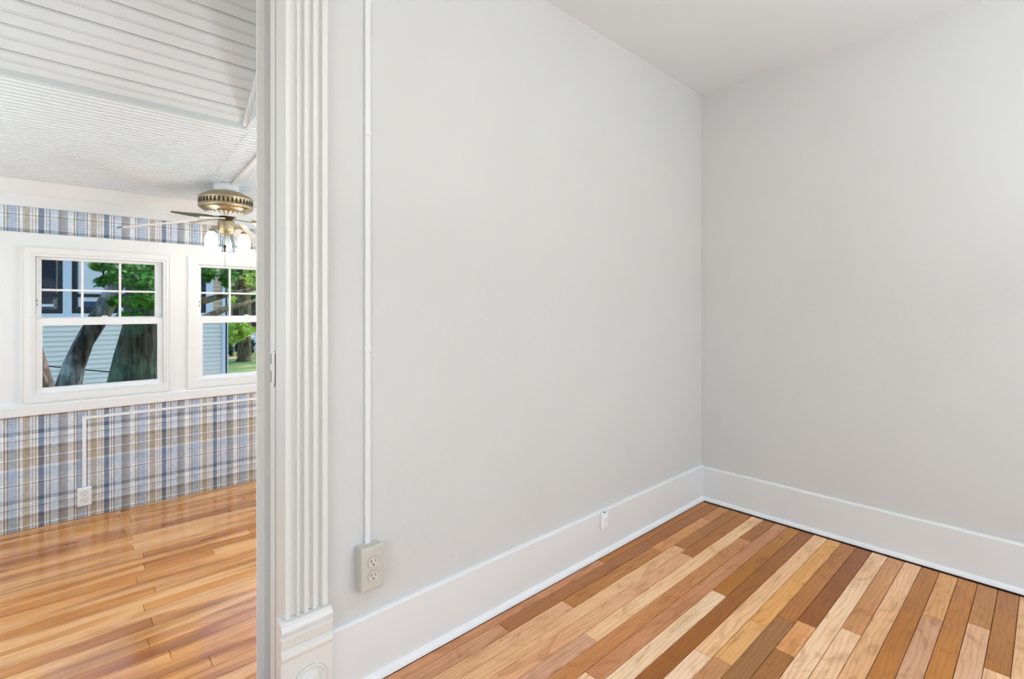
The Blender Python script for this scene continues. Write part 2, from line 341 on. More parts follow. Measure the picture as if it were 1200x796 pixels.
def plank(parent, x0, x1, y0, y1, top, col, mat, th=.014, gap=.0009):
    lx, ly = (x1 - x0) / 2 - gap, (y1 - y0) / 2 - gap; b = .0012
    v = [(-lx, -ly, -th), (lx, -ly, -th), (lx, ly, -th), (-lx, ly, -th), (-lx, -ly, -b), (lx, -ly, -b), (lx, ly, -b), (-lx, ly, -b),
         (-lx + b, -ly + b, 0), (lx - b, -ly + b, 0), (lx - b, ly - b, 0), (-lx + b, ly - b, 0)]
    f = [(0, 3, 2, 1), (8, 9, 10, 11)]
    for k in (0, 4):
        for i in range(4): j = (i + 1) % 4; f.append((k + i, k + j, k + 4 + j, k + 4 + i))
    me = bpy.data.meshes.new('plank'); me.from_pydata(v, [], f); me.materials.append(M[mat])
    o = link('plank', me, parent, ((x0 + x1) / 2, (y0 + y1) / 2, top)); o.color = rgb(*col)
    return o
s = 0
while True:
    y1 = 1.271 - WP * (s - 1); y0 = y1 - WP
    if s == 0: y1 = 1.3075
    if y1 < -1.99: break
    x = -1.72 + (rnd.random() * .4 if s else 0); x_start = -1.72
    if s in rows:
        left = [];
        # joints out of the frame towards the camera
        first = .55 - s * .01 if s < 12 else .9
        cuts = [-1.72, -.75 + rnd.random() * .5]
        cols = [rnd.choice(pal), None]
        segs = [(-1.72, cuts[1], rnd.choice(pal))]; a = cuts[1]
        for e, c in rows[s]:
            e = min(e, WB - .037); segs.append((a, e, c)); a = e
    else:
        segs = []; a = -1.72
        while a < WB - .04:
            e = a + rnd.uniform(.8, 1.7)
            if e > WB - .5: e = WB - .037
            segs.append((a, e, tuple(min(255, c + rnd.randint(-6, 6)) for c in rnd.choice(pal)))); a = e
    for a, e, c in segs:
        if e - a > .01: plank(fl, a, e, max(y0, -1.995), y1, 0, c, 'maple')
    s += 1

# baseboards with shoe moulding
def baseboard(name, label, xaxis, w, a, b, h, out):
    """out = +1/-1 : direction from the wall into the room"""
    o = empty(name, (0, 0, 0), label, 'baseboard', 'structure')
    t = .016 * out; e = .003 * out
    P = [(w, 0.004), (w + t, .004), (w + t, h - .007), (w + t - e * 1.6, h - .001), (w + t - 2.6 * e, h), (w, h)]
    gz = .0028 if xaxis else .005
    S = [(w + t, gz)] + [(w + t + .0145 * out * math.cos(q) + .0005 * out, gz + .018 * math.sin(q)) for q in (0, .3, .6, .9, 1.2, 1.45)] + [(w + t, .022)]
    MB().extrude(P, 0 if xaxis else 1, a, b).obj('board', 'trim', parent=o)
    MB().extrude(S, 0 if xaxis else 1, a, b, smooth=False).obj('shoe_molding', 'shoe', parent=o)
    return o
baseboard('baseboard_left', 'tall white baseboard under the outlet wall, ending at the fluted casing', True, WA, .543, WB, .193, -1)
baseboard('baseboard_right', 'tall white baseboard along the right wall', False, WB, -2.0, WA - .0165, .187, -1)
baseboard('baseboard_back', 'white baseboard behind the camera', True, -2.0, -1.72, WB - .034, .19, 1)

# ------------------------------------------------------------------ doorway
dr = empty('door_1', (.41, WA, 0), 'white doorway between the grey room and the porch', 'doorway', 'structure')
dr.location = (0, 0, 0)
def jamb_pts(m=1, c=0):
    P = [(.4264, WA), (.4264, 1.432), (.443, 1.432), (.443, 1.4885), (.430, 1.4885), (.430, 1.485), (.408, 1.485), (.408, 1.4915), (.445, 1.4915), (.445, WA)]
    return P if m == 1 else [(-.03 - (p - .0), q) for p, q in P][::-1]
MB().extrude(jamb_pts(), 2, PZ + .005, 2.05).obj('jamb', 'casing', parent=dr, bevel=.0012)
MB().extrude(jamb_pts(-1), 2, PZ + .005, 2.05).obj('jamb', 'casing', parent=dr, bevel=.0012)
MB().box((.4256, 1.3845, PZ + .01), (.4268, 1.3862, 2.03)).obj('paint_crack', 'crack', parent=dr)
MB().box((-.475, WA, 2.03), (.445, 1.4915, 2.07)).obj('head_jamb', 'casing', parent=dr)
def casing_pts():
    F0 = 1.309
    P = [(.4260, WA), (.4260, 1.3115), (.4275, F0)]
    for c, wv in ((.4462, .0085), (.4665, .0068), (.4893, .0070), (.5130, .0066)):
        for k in range(11):
            a = math.pi * k / 10; P.append((c - wv * math.cos(a), F0 + .0135 * math.sin(a) ** .6))
    P += [(.533, F0), (.5355, 1.311), (.5355, WA)]
    return P
MB().extrude(casing_pts(), 2, .281, 2.12).obj('fluted_casing', 'casing', parent=dr)
MB().extrude([(-.03 - p, q) for p, q in casing_pts()][::-1], 2, .281, 2.12).obj('fluted_casing', 'casing', parent=dr)
MB().extrude([(1.309, 2.04), (1.309, 2.15), (WA, 2.15), (WA, 2.04)], 0, -.44, .42).obj('head_casing', 'casing', parent=dr)
def plinth(sx):
    q = (lambda x: x) if sx == 1 else (lambda x: -.03 - x)
    F = 1.297
    # side profile (v, z): three stepped mouldings on top, flat face below
    P = [(WA, 0), (F, 0), (F, .184), (F - .004, .188), (F - .0055, .196), (F - .003, .205), (F + .006, .2115), (F - .001, .2165), (F - .005, .243), (F + .004, .2475),
         (F - .004, .2525), (F - .005, .262), (F - .001, .272), (F + .006, .278), (WA, .281)]
    pb = MB().extrude(P, 0, q(.4115), q(.5415)).obj('plinth_block', 'casing', parent=dr, bevel=.001)
    c = (q(.4835), F, .104)
    rs = MB().lathe([(.046, -.0004), (.0450, -.0050), (.0415, -.0068), (.039, -.0050), (.0365, -.0004), (.031, -.0003), (.0285, -.004), (.025, -.010), (.019, -.014), (.0135, -.0145), (.0115, -.0115), (.0090, -.0115), (.006, -.015), (.0001, -.016)], c, 1, 40)
    rs.obj('rosette', 'casing', parent=pb)
    return pb
plinth(1); plinth(-1)
hg = MB().box((.4250, 1.391, .866), (.4266, 1.428, .955)).obj('hinge_leaf', 'casing', parent=dr, bevel=.0006)
MB().box((.4244, 1.4165, .922), (.4252, 1.4200, .950)).box((.4244, 1.4165, .872), (.4252, 1.4200, .904)).obj('slot', 'dark', parent=hg)
MB().tube([(.4260, 1.396, .958), (.4258, 1.388, .948), (.4258, 1.387, .90), (.4258, 1.388, .872), (.4260, 1.396, .862)], .0012, 6).obj('crack', 'dark', parent=hg)
MB().box((-.475, 1.3375, -.012), (.445, 1.50, .0)).obj('threshold', 'pine', parent=dr).color = rgb(190, 140, 96)
MB().box((-.475, 1.49, PZ + .004), (.445, 1.50, -.012)).obj('riser', 'casing', parent=dr)

# ------------------------------------------------------------------ raceway and outlet on the near wall
rw = MB().box((.6505, WA - .011, .392), (.6670, WA, ZC - .001)).obj('wire_raceway', 'trim', bevel=.002)
tag(rw, 'white surface raceway rising from the beige outlet to the ceiling', 'raceway')
MB().box((.6490, WA - .0130, .945), (.6685, WA, .965)).obj('coupling', 'trim', parent=rw, bevel=.002)
MB().box((.6490, WA - .0130, 1.568), (.6685, WA, 1.582)).obj('coupling', 'trim', parent=rw, bevel=.002)

def outlet(name, label, x0, x1, z0, z1, wall, depth, mb, mr, recs):
    cx, cz = (x0 + x1) / 2, (z0 + z1) / 2
    o = empty(name, (cx, wall, cz), label, 'outlet'); hw, hh = (x1 - x0) / 2, (z1 - z0) / 2
    MB().box((-hw + .002, -depth + .008, -hh + .002), (hw - .002, 0, hh - .002)).obj('box', mb, parent=o, bevel=.002)
    f = -depth
    P = MB(); k = 0
    ring = [(hw, hh, f + .009), (hw, hh, f + .005), (hw - .004, hh - .004, f + .001), (hw - .010, hh - .010, f)]
    for a, b, y in ring: P.v += [(-a, y, -b), (a, y, -b), (a, y, b), (-a, y, b)]
    for j in range(3):
        for i in range(4): P.face([j * 4 + i, j * 4 + (i + 1) % 4, j * 4 + 4 + (i + 1) % 4, j * 4 + 4 + i])
    P.face([12, 13, 14, 15]); P.face([3, 2, 1, 0])
    P.obj('cover_plate', mb, parent=o)
    MB().lathe([(.0028, 0), (.0028, -.0008), (.002, -.0014), (.0001, -.0014)], (0, f, 0), 1, 12).obj('screw', mb, parent=o)
    for dz in (.0195, -.0195):
        k = 24; rr = .0170; pts = []
        for i in range(k):
            a = 2 * math.pi * i / k; pts.append((rr * math.cos(a), max(-.0142, min(.0142, rr * math.sin(a)))))
        g = MB().extrude([(p, q + dz) for p, q in pts], 1, f - .0002, f + .004).obj('gasket', 'crack', parent=o)
        rc = MB().extrude([(p * .93, q * .93 + dz) for p, q in pts], 1, f - .0016, f + .003).obj('receptacle', mr, parent=o)
        sl = MB().box((-.0075, f - .0022, dz - .001), (-.0055, f - .0012, dz + .008)).box((.0052, f - .0022, dz - .0005), (.0070, f - .0012, dz + .0075))
        sl.lathe([(.0026, -.0006), (.0026, 0)], (0, f - .0014, dz - .0072), 1, 10)
        sl.obj('slot', 'dark', parent=rc)
    return o
outlet('outlet_box', 'beige surface mounted outlet box on the grey wall above the baseboard', .622, .691, .277, .400, WA, .046, 'beige', 'beige_light', 2)
outlet('outlet_box', 'small white outlet box on the plaid wallpaper beside the porch floor', .092, .158, -.122, -.012, WC, .036, 'white_plastic', 'white_plastic', 2)
rc2 = empty('wire_raceway', (.125, WC - .0005, .2), 'white raceway bent across the plaid wallpaper below the windows', 'raceway')
MB().box((-.009, -.013, -.212), (.009, 0, .194)).obj('vertical_run', 'white_plastic', parent=rc2, bevel=.002)
MB().box((.010, -.013, .198), (2.35, 0, .214)).obj('horizontal_run', 'white_plastic', parent=rc2, bevel=.002)
MB().box((-.010, -.015, .193), (.012, 0, .216)).obj('elbow', 'white_plastic', parent=rc2, bevel=.002)

# little white cable cover on the baseboard
cv = empty('cable_cover', (1.748, WA - .016, .152), 'small white plastic cable cover nailed to the baseboard edge', 'cable cover')
MB().box((-.020, -.017, -.034), (.020, 0, .030)).obj('body', 'white_plastic', parent=cv, bevel=.005, seg=3)
MB().box((-.011, -.021, -.026), (.012, -.016, .018)).obj('face', 'shoe', parent=cv, bevel=.002)
MB().lathe([(.004, 0), (.004, -.004), (.0001, -.005)], (0, -.008, .036), 1, 10).box((-.012, -.010, .030), (.012, 0, .040), 1).obj('nail', 'dark', 'white_plastic', parent=cv)

# ------------------------------------------------------------------ porch shell
PX0, PX1 = -1.55, 2.55
pf = tag(MB().box((PX0, 1.505, PZ - .1), (PX1, WC + .1, PZ - .014)).obj('floor_porch', 'gap'), 'varnished pine strip floor of the porch', 'floor', kind='structure')
PW = .07; y = 3.983; k = 0; rp = random.Random(5)
pj = {1: .30, 3: .333, 5: .925, 8: .31, 12: .33, 16: .277, 20: .274, 24: .258, 28: .41}
ppal = [(232, 178, 130), (228, 172, 123), (236, 185, 139), (222, 164, 114), (230, 176, 128), (200, 140, 94), (236, 188, 143)]
ys = [2.573 + PW * i for i in range(21)]; top = 2.573
i0 = math.ceil((3.984 - 2.573) / PW)
for i in range(i0, -16, -1):
    y1 = min(2.573 + PW * i, 3.984); y0 = 2.573 + PW * (i - 1)
    if y1 < 1.506: break
    y0 = max(y0, 1.506)
    if y1 - y0 < .008: continue
    row = i0 - i
    cuts = [PX0, -.62 + rp.uniform(-.3, .2)]
    cuts.append(pj.get(row, rp.uniform(.45, 1.2) if row % 2 else .30 + rp.uniform(-.03, .03)))
    cuts.append(cuts[-1] + rp.uniform(.9, 1.1)); cuts.append(PX1)
    for a, e in zip(cuts, cuts[1:]):
        c = rp.choice(ppal)
        if e - a > .02: plank(pf, a, e, y0, y1, PZ, tuple(min(250, q + dq) for q, dq in zip(c, [rp.randint(-7, 7)] * 3)), 'pine', gap=.0006)

W1 = (-.100, .532); W2 = (.708, 1.340); WZ = (.575, 1.387)
def holed(x0, x1, z0, z1, y0, y1):
    m = MB(); xs = [x0, W1[0], W1[1], W2[0], W2[1], x1]
    for a, b, hole in zip(xs, xs[1:], (0, 1, 0, 1, 0)):
        if hole:
            if z0 < WZ[0]: m.box((a, y0, z0), (b, y1, WZ[0]))
            m.box((a, y0, WZ[1]), (b, y1, z1))
        else: m.box((a, y0, z0), (b, y1, z1))
    return m
tag(holed(PX0, PX1, PZ, 1.95, WC, WC + .13).obj('wall_far', 'plaid'), 'porch wall papered in blue, tan and white plaid', 'wall', kind='structure')
tag(holed(PX0, PX1, .52, 1.508, WC - .012, WC).obj('trim_1', 'porch_white', bevel=0), 'white panelled band around the porch windows', 'trim', kind='structure')
tag(MB().extrude([(WC - .03, .456), (WC - .034, .460), (WC - .034, .512), (WC - .028, .519), (WC - .012, .521), (WC, .521), (WC, .456)], 0, PX0, PX1).obj('trim_2', 'porch_white'), 'white apron board under the porch windows', 'trim', kind='structure')
tag(MB().extrude([(WC, 1.655), (WC - .022, 1.655), (WC - .024, 1.722), (WC - .030, 1.727), (WC - .032, 1.735), (WC - .060, 1.800), (WC - .060, 1.82), (WC, 1.82)], 0, PX0, PX1).obj('trim_3', 'porch_white'), 'white crown moulding above the plaid wallpaper strip', 'trim', kind='structure')
# end walls of the porch with their window openings, house side wall
def endwall(name, x0, x1, label):
    m = MB().box((x0, 1.49, PZ), (x1, 1.95, 3.0)).box((x0, 3.55, PZ), (x1, WC + .13, 3.0)).box((x0, 1.95, PZ), (x1, 3.55, .6)).box((x0, 1.95, 1.5), (x1, 3.55, 3.0))
    tag(m.obj(name, 'porch_white'), label, 'wall', kind='structure')
endwall('wall_porch_left', PX0 - .1, PX0, 'white end wall of the porch on the left'); endwall('wall_porch_right', PX1, PX1 + .1, 'white end wall of the porch on the right')
tag(MB().box((PX0, 1.49, PZ), (-.475, 1.505, 3.0)).box((.445, 1.49, PZ), (PX1, 1.505, 3.0)).box((-.475, 1.49, 2.07), (.445, 1.505, 3.0)).obj('wall_house', 'porch_white'), 'white house side wall of the porch', 'wall', kind='structure')

# beadboard ceiling rising to the house; grooves are real geometry
RX = .668; RV = 2.605         # end and outer edge of the raised recess
pc = tag(MB().extrude([(1.505, pceil(1.505) + .024), (WC, pceil(WC) + .024), (WC, pceil(WC) + .05), (1.505, pceil(1.505) + .05)], 0, RX + .012, PX1)
         .extrude([(RV + .012, pceil(RV) + .024), (WC, pceil(WC) + .024), (WC, pceil(WC) + .05), (RV + .012, pceil(RV) + .05)], 0, PX0, RX + .012).obj('ceiling_porch', 'bead'),
         'white narrow beadboard ceiling of the porch with a raised recess', 'ceiling', kind='structure')
def beads(v0, v1, x0, x1, pitch=.0343):
    m = MB(); n = int(round((v1 - v0) / pitch)); p = (v1 - v0) / n
    prof = []
    for i in range(n):
        a = v0 + i * p
        prof += [(a, .022), (a + .0088, .022), (a + .0094, .0012), (a + .0110, .0), (a + p - .0035, .0), (a + p - .0012, .0014)]
    prof.append((v1, .022))
    P = [(v, pceil(v) + h) for v, h in prof] + [(v1, pceil(v1) + .024), (v0, pceil(v0) + .024)]
    k = len(P)
    for t in (x0, x1): m.v += [(t, a, b) for a, b in P]
    for i in range(k): m.face([i, (i + 1) % k, k + (i + 1) % k, k + i])
    return m
for a in ((RV + .018, WC, PX0, RX + .018), (1.505, WC, RX + .018, PX1)):
    tag(beads(*a).obj('bead_strips', 'bead', parent=pc), kind='stuff')
# raised recess: wide beaded boards sloping up to the house
SL = .80; z_top = 1.950
th = math.atan(SL); L = lambda v: (2.600 - v) / math.cos(th)
rc = empty('ceiling_recess', (0, 2.600, z_top), 'raised porch ceiling recess lined with wide sloping beaded boards', 'ceiling', 'structure')
rc.rotation_euler = (-th, 0, 0)
# local frame: x along the boards, -y up the slope, z away from the room
vs = [2.600] + [2.539 - .0777 * i for i in range(14) if 2.539 - .0777 * i > 1.50] + [1.497]
for i, (a, b) in enumerate(zip(vs, vs[1:])):
    ya, yb = -L(a), -L(b); g = .0012; w_ = ya - yb
    if w_ < .02: continue
    mid = (ya + yb) / 2
    P = [(ya, .012), (ya - g, .002), (ya - .004, 0)]
    if w_ > .06: P += [(mid + .006, 0), (mid + .004, .003), (mid + .001, .0005), (mid - .001, .0005), (mid - .004, .003), (mid - .006, 0)]
    P += [(yb + .008, 0), (yb + .006, .003), (yb + .003, 0), (yb + g, .001), (yb + g, .012)]
    j = .0006 * math.sin(i * 2.3)
    MB().extrude([(p, q + j) for p, q in P], 0, PX0 + .0005, RX - .018).obj('board', 'soffit', parent=rc)
MB().box((PX0 + .0005, -L(1.497), .014), (RX + .01, .02, .03)).obj('backing', 'gap', parent=rc)
MB().box((RX - .017, -L(1.50), -.020), (RX - .0005, .0, .012)).obj('edge_trim', 'porch_white', parent=rc, bevel=.0015)
fa = tag(MB().box((PX0, RV - .002, pceil(RV) - .004), (RX + .018, RV + .017, 1.975)).obj('trim_4', 'soffit', bevel=.0015), 'grey white fascia along the edge of the ceiling recess', 'trim', kind='structure')
ew = MB().extrude([(RV - .002, pceil(RV) - .002), (RV - .002, 1.96), (1.506, 1.96 + SL * (RV - 1.506)), (1.506, pceil(1.506) - .002)], 0, RX, RX + .018).obj('trim_5', 'soffit')
tag(ew, 'triangular end cheek of the ceiling recess', 'trim', kind='structure')
tag(MB().box((PX0 - .1, 1.49, 2.88), (PX1 + .1, WC + .3, 2.98)).box((PX0 - .1, WC, 1.95), (PX1 + .1, WC + .13, 2.9)).obj('ceiling_roof', 'roof'), 'porch roof deck above the ceiling', 'roof', kind='structure')

# ------------------------------------------------------------------ porch windows
def window(name, W, label):
    x0, x1 = W; z0, z1 = WZ
    o = empty(name, (0, 0, 0), label, 'window', 'structure')
    f = WC - .012
    # casing: flat band with a raised outer lip
    c = MB()
    c.box((x0 - .044, f - .010, z0 - .046), (x0 - .004, f, z1 + .034)).box((x1 + .004, f - .010, z0 - .046), (x1 + .022, f, z1 + .034))
    c.box((x0 - .004, f - .010, z1 + .004), (x1 + .004, f, z1 + .034)).box((x0 - .004, f - .010, z0 - .046), (x1 + .004, f, z0 - .004))
    c.obj('casing', 'porch_white', parent=o)
    MB().extrude([(x0 - .050, z0 - .046), (x0 - .044, z0 - .046), (x0 - .044, z1 + .034), (x1 + .022, z1 + .034), (x1 + .022, z0 - .046), (x1 + .027, z0 - .046), (x1 + .027, z1 + .040), (x0 - .050, z1 + .040)], 1, f - .015, f).obj('back_band', 'porch_white', parent=o)
    fr = MB().box((x0 - .004, f - .004, z0), (x0 + .010, WC + .10, z1)).box((x1 - .010, f - .004, z0), (x1 + .004, WC + .10, z1))
    fr.box((x0 + .010, f - .004, z1 - .010), (x1 - .010, WC + .10, z1)).box((x0 + .010, f - .004, z0), (x1 - .010, WC + .12, z0 + .008))
    fr.obj('frame', 'vinyl', parent=o)
    zm = .990                                  # meeting rail
    # lower sash (nearer), glass .605 .. .971
    lo = MB(); ya, yb = WC + .000, WC + .028
    lo.box((x0 + .011, ya, .583), (x0 + .040, yb, zm + .022)).box((x1 - .040, ya, .583), (x1 - .011, yb, zm + .022))
    lo.box((x0 + .040, ya, .583), (x1 - .040, yb, .606)).box((x0 + .040, ya, zm - .018), (x1 - .040, yb, zm + .024))
    lo = lo.obj('lower_sash', 'vinyl', parent=o)
    MB().box((x0 + .038, WC + .012, .604), (x1 - .038, WC + .016, zm - .016)).obj('pane', 'glass', parent=lo)
    up = MB(); ya, yb = WC + .036, WC + .062
    up.box((x0 + .013, ya, zm - .01), (x0 + .036, yb, z1 - .010)).box((x1 - .050, ya, zm - .01), (x1 - .013, yb, z1 - .010))
    up.box((x0 + .036, ya, z1 - .026), (x1 - .050, yb, z1 - .010)).box((x0 + .036, ya, zm - .01), (x1 - .050, yb, zm + .030))
    up = up.obj('upper_sash', 'vinyl', parent=o)
    MB().box((x0 + .034, WC + .047, zm + .028), (x1 - .048, WC + .051, z1 - .024)).obj('pane', 'glass', parent=up)
    a, b = x0 + .036, x1 - .050
    for q in (1, 2):
        xc = a + (b - a) * q / 3; MB().box((xc - .006, WC + .042, zm + .03), (xc + .006, WC + .056, z1 - .026)).obj('muntin', 'vinyl', parent=up, bevel=.001)
    MB().box((a, WC + .043, 1.176), (b, WC + .055, 1.188)).obj('muntin', 'vinyl', parent=up, bevel=.001)
    lk = MB().box((-.018, -.02, 0), (.018, 0, .006)).box((-.006, -.016, .006), (.022, -.004, .013)).obj('sash_lock', 'vinyl', parent=o, loc=((x0 + x1) / 2, WC + .034, zm + .0245), bevel=.001)
    MB().box((x0 + .016, f - .006, 1.085), (x0 + .020, f - .003, 1.10)).box((x0 + .016, f - .006, 1.11), (x0 + .020, f - .003, 1.125)).obj('catch', 'crack', parent=o)
    return o
window('window_1', W1, 'white sash window on the left seen whole, with two tree trunks outside')
window('window_2', W2, 'white sash window partly hidden by the door casing, garden behind')

# ------------------------------------------------------------------ ceiling fan
FX, FY = .784, 3.50
fan = empty('ceiling_fan', (FX, FY, 0), 'brass ceiling fan with white blades and lit glass shades on the porch ceiling', 'ceiling fan')
zc = pceil(FY)
MB().lathe([(.070, zc + .012), (.070, 1.802), (.066, 1.797), (.03, 1.796)], n=32).obj('canopy', 'porch_white', parent=fan)
mh = MB().lathe([(.03, 1.797), (.092, 1.796), (.102, 1.790), (.110, 1.784), (.132, 1.776), (.146, 1.766), (.152, 1.757), (.152, 1.747), (.149, 1.745), (.149, 1.718), (.152, 1.716), (.152, 1.703), (.146, 1.694), (.132, 1.685), (.119, 1.680), (.113, 1.671), (.085, 1.657), (.045, 1.650), (.02, 1.650)], n=64).obj('motor_housing', 'brass', parent=fan)
vb = MB()
for i in range(40):
    a = 2 * math.pi * i / 40; ca, sa = math.cos(a), math.sin(a); k = len(vb.v)
    for r_, w_, z_ in ((.1505, .0052, 1.718), (.1505, .0052, 1.745), (.1450, .0052, 1.745), (.1450, .0052, 1.718)):
        vb.v += [(r_ * ca - w_ * sa, r_ * sa + w_ * ca, z_), (r_ * ca + w_ * sa, r_ * sa - w_ * ca, z_)]
    for q in ((0, 2, 3, 1), (2, 4, 5, 3), (4, 6, 7, 5), (6, 0, 1, 7), (0, 6, 4, 2), (1, 3, 5, 7)): vb.face([k + j for j in q])
tag(vb.obj('vent_slots', 'brass_dark', parent=mh), kind='stuff')
ff = MB()   # pale radial fins under the motor
for i in range(28):
    a = 2 * math.pi * i / 28; ca, sa = math.cos(a), math.sin(a); k = len(ff.v)
    for r_, z_ in ((.114, 1.668), (.055, 1.654), (.055, 1.644), (.114, 1.658)):
        ff.v += [(r_ * ca - .006 * sa, r_ * sa + .006 * ca, z_), (r_ * ca + .006 * sa, r_ * sa - .006 * ca, z_)]
    for q in ((0, 2, 3, 1), (2, 4, 5, 3), (4, 6, 7, 5), (6, 0, 1, 7), (0, 6, 4, 2), (1, 3, 5, 7)): ff.face([k + j for j in q])
tag(ff.obj('vent_fins', 'white_plastic', parent=mh), kind='stuff')
MB().lathe([(.03, 1.655), (.042, 1.648), (.042, 1.634), (.034, 1.622), (.02, 1.620)], n=28).obj('hub', 'brass_dark', parent=fan)
sh = MB().lathe([(.026, 1.624), (.044, 1.621), (.048, 1.612), (.048, 1.562), (.042, 1.546), (.028, 1.538), (.012, 1.535), (.0001, 1.534)], n=36).obj('switch_housing', 'brass', parent=fan)
base = -42.59
for k, (ang, pitch, droop) in enumerate(((193, -9, 8.6), (280, -10, 8.6), (13, -9, 8.2), (103, -9, 8.4))):
    a = R(ang + base)
    piv = Matrix.Rotation(a, 4, 'Z') @ Matrix.Translation((.04, 0, 1.632)) @ Matrix.Rotation(R(droop), 4, 'Y')
    br = MB().box((0, -.011, -.004), (.10, .011, .002)).extrude([(.09, -.012), (.12, -.035), (.165, -.040), (.165, .040), (.12, .035), (.09, .012)], 2, -.004, .001)
    b = br.obj('blade_bracket', 'brass' if k != 1 else 'brass', parent=fan, bevel=.001); b.matrix_local = piv
    pts = [(.11, -.045), (.13, -.056), (.50, -.066), (.525, -.060), (.54, -.045), (.54, .045), (.525, .060), (.50, .066), (.13, .056), (.11, .045)]
    bl = MB(); nP = len(pts)
    bl.extrude(pts, 2, .0, .0065, mi=1)
    bl.mi = [1 if i in (2, 3, 4, 5, 6) else 0 for i in range(nP)] + [0, 1]
    o = bl.obj('blade', 'blade', 'blade_edge', parent=fan); o.matrix_local = piv @ Matrix.Translation((0, 0, .002)) @ Matrix.Rotation(R(pitch), 4, 'X')
for k, (ang, lit, dz) in enumerate(((222, True, 0), (42, True, 0), (110, False, .02))):
    a = R(ang + base); r_ = (.080 if k == 0 else .100) if lit else .065
    cx, cy = r_ * math.cos(a), r_ * math.sin(a)
    MB().tube([(cx * .35, cy * .35, 1.572), (cx * .7, cy * .7, 1.582), (cx * .95, cy * .95, 1.574), (cx, cy, 1.556)], .005, 8).lathe([(.007, 1.565), (.017, 1.556), (.018, 1.538), (.015, 1.536)], (cx, cy, 0), n=16).obj('lamp_arm', 'brass', parent=fan)
    s_ = MB().lathe([(.018, 1.546), (.026, 1.534), (.034, 1.510), (.036, 1.482), (.035, 1.452), (.038, 1.432), (.0365, 1.432), (.0335, 1.453), (.0345, 1.482), (.0325, 1.509), (.0245, 1.531), (.0165, 1.543)], (cx, cy, 0), n=28)
    s_ = s_.obj('lamp_shade', 'shade_lit' if lit else 'glass', parent=fan)
    MB().lathe([(.0001, 1.442), (.013, 1.446), (.020, 1.458), (.023, 1.476), (.017, 1.500), (.011, 1.518), (.011, 1.536)], (cx, cy, 0), n=16).obj('bulb', 'bulb' if lit else 'white_plastic', parent=s_)
    if lit:
        l = lamp('fan_bulb', 'POINT', (FX + cx, FY + cy, 1.415), 1.1, (1, .97, .93), shadow_soft_size=.035)
        l = lamp('fan_bulb', 'POINT', (FX + cx * 1.55, FY + cy * 1.55, 1.50), 1.1, (1, .97, .93), shadow_soft_size=.035)
pcn = MB()
pcn.tube([(-.012, -.02, 1.535), (-.012, -.02, 1.33)], .0013, 6)
pcn = pcn.obj('pull_chain', 'steel', parent=fan)
MB().lathe([(.0001, 1.470), (.007, 1.466), (.009, 1.452), (.004, 1.440), (.007, 1.430), (.0001, 1.420)], (-.012, -.02, 0), n=12).obj('pull_bob', 'brass_dark', parent=pcn)
# raceway across the beadboard feeding the fan
sl_ = math.atan(.10)
r3 = MB().box((-.011, -1.90, -.016), (.011, 0, 0)).obj('wire_raceway', 'porch_white', loc=(FX + .025, FY - .072, pceil(FY - .072) - .0015), rot=(-sl_, 0, 0), bevel=.002)
tag(r3, 'white raceway on the beadboard ceiling running to the fan', 'raceway')

# ------------------------------------------------------------------ outdoors
GZ = -.9
tag(MB().box((-16, WC + .2, GZ - .1), (40, 60, GZ)).obj('lawn', 'grass'), 'green lawn with sandy patches beyond the houses', 'ground', kind='structure')
# neighbour's house: lap siding, window band, corner board
NV = 12.0; NX0, NX1 = -8.0, 2.70; EXP = .0876
nh = empty('neighbour_house', (0, NV, GZ), 'pale blue-white clapboard house with dark-framed windows outside', 'house')
def nb(m, *a, **k): return m.obj(*a, parent=nh, **k)
zs0 = .93 - GZ
nb(MB().box((NX0, .06, 0), (NX1, 6, 4.2)), 'body', 'ext_white')
n_l = int(zs0 / EXP)
lap = MB()
lap.extrude([(.06, 0), (.012, .002), (.012, .008), (.045, EXP + .002), (.06, EXP + .002)], 0, NX0, NX1 - .05)
lm = lap.mesh('clapboard', 'siding')
for i in range(n_l + 1): link('clapboard', lm, nh, (0, 0, zs0 - EXP * (i + 1)))
lap2 = MB().extrude([(.06, 0), (.012, .002), (.012, .008), (.045, EXP + .002), (.06, EXP + .002)], 0, 2.44, NX1 - .09); lm2 = lap2.mesh('clapboard', 'siding_tan')
for i in range(22): link('clapboard', lm2, nh, (0, 0, zs0 + EXP * i))
nb(MB().box((NX1 - .09, -.02, 0), (NX1, .08, 4.2)).box((NX1 - .03, -.02, 0), (NX1 + .02, .3, 4.2)), 'corner_board', 'ext_trim')
nb(MB().box((NX0, -.03, zs0 - .02), (2.44, .10, zs0 + .055)), 'sill_board', 'ext_trim')
nb(MB().box((NX0, -.01, zs0 + 1.55), (NX1, .06, zs0 + 1.9)), 'frieze_board', 'ext_trim')
posts = [(-1.5, -1.38), (.086, .206), (.87, .965), (2.31, 2.44)]
for a, b in posts: nb(MB().box((a, -.02, zs0 + .05), (b, .08, zs0 + 1.56)), 'post', 'ext_trim')
pp = posts
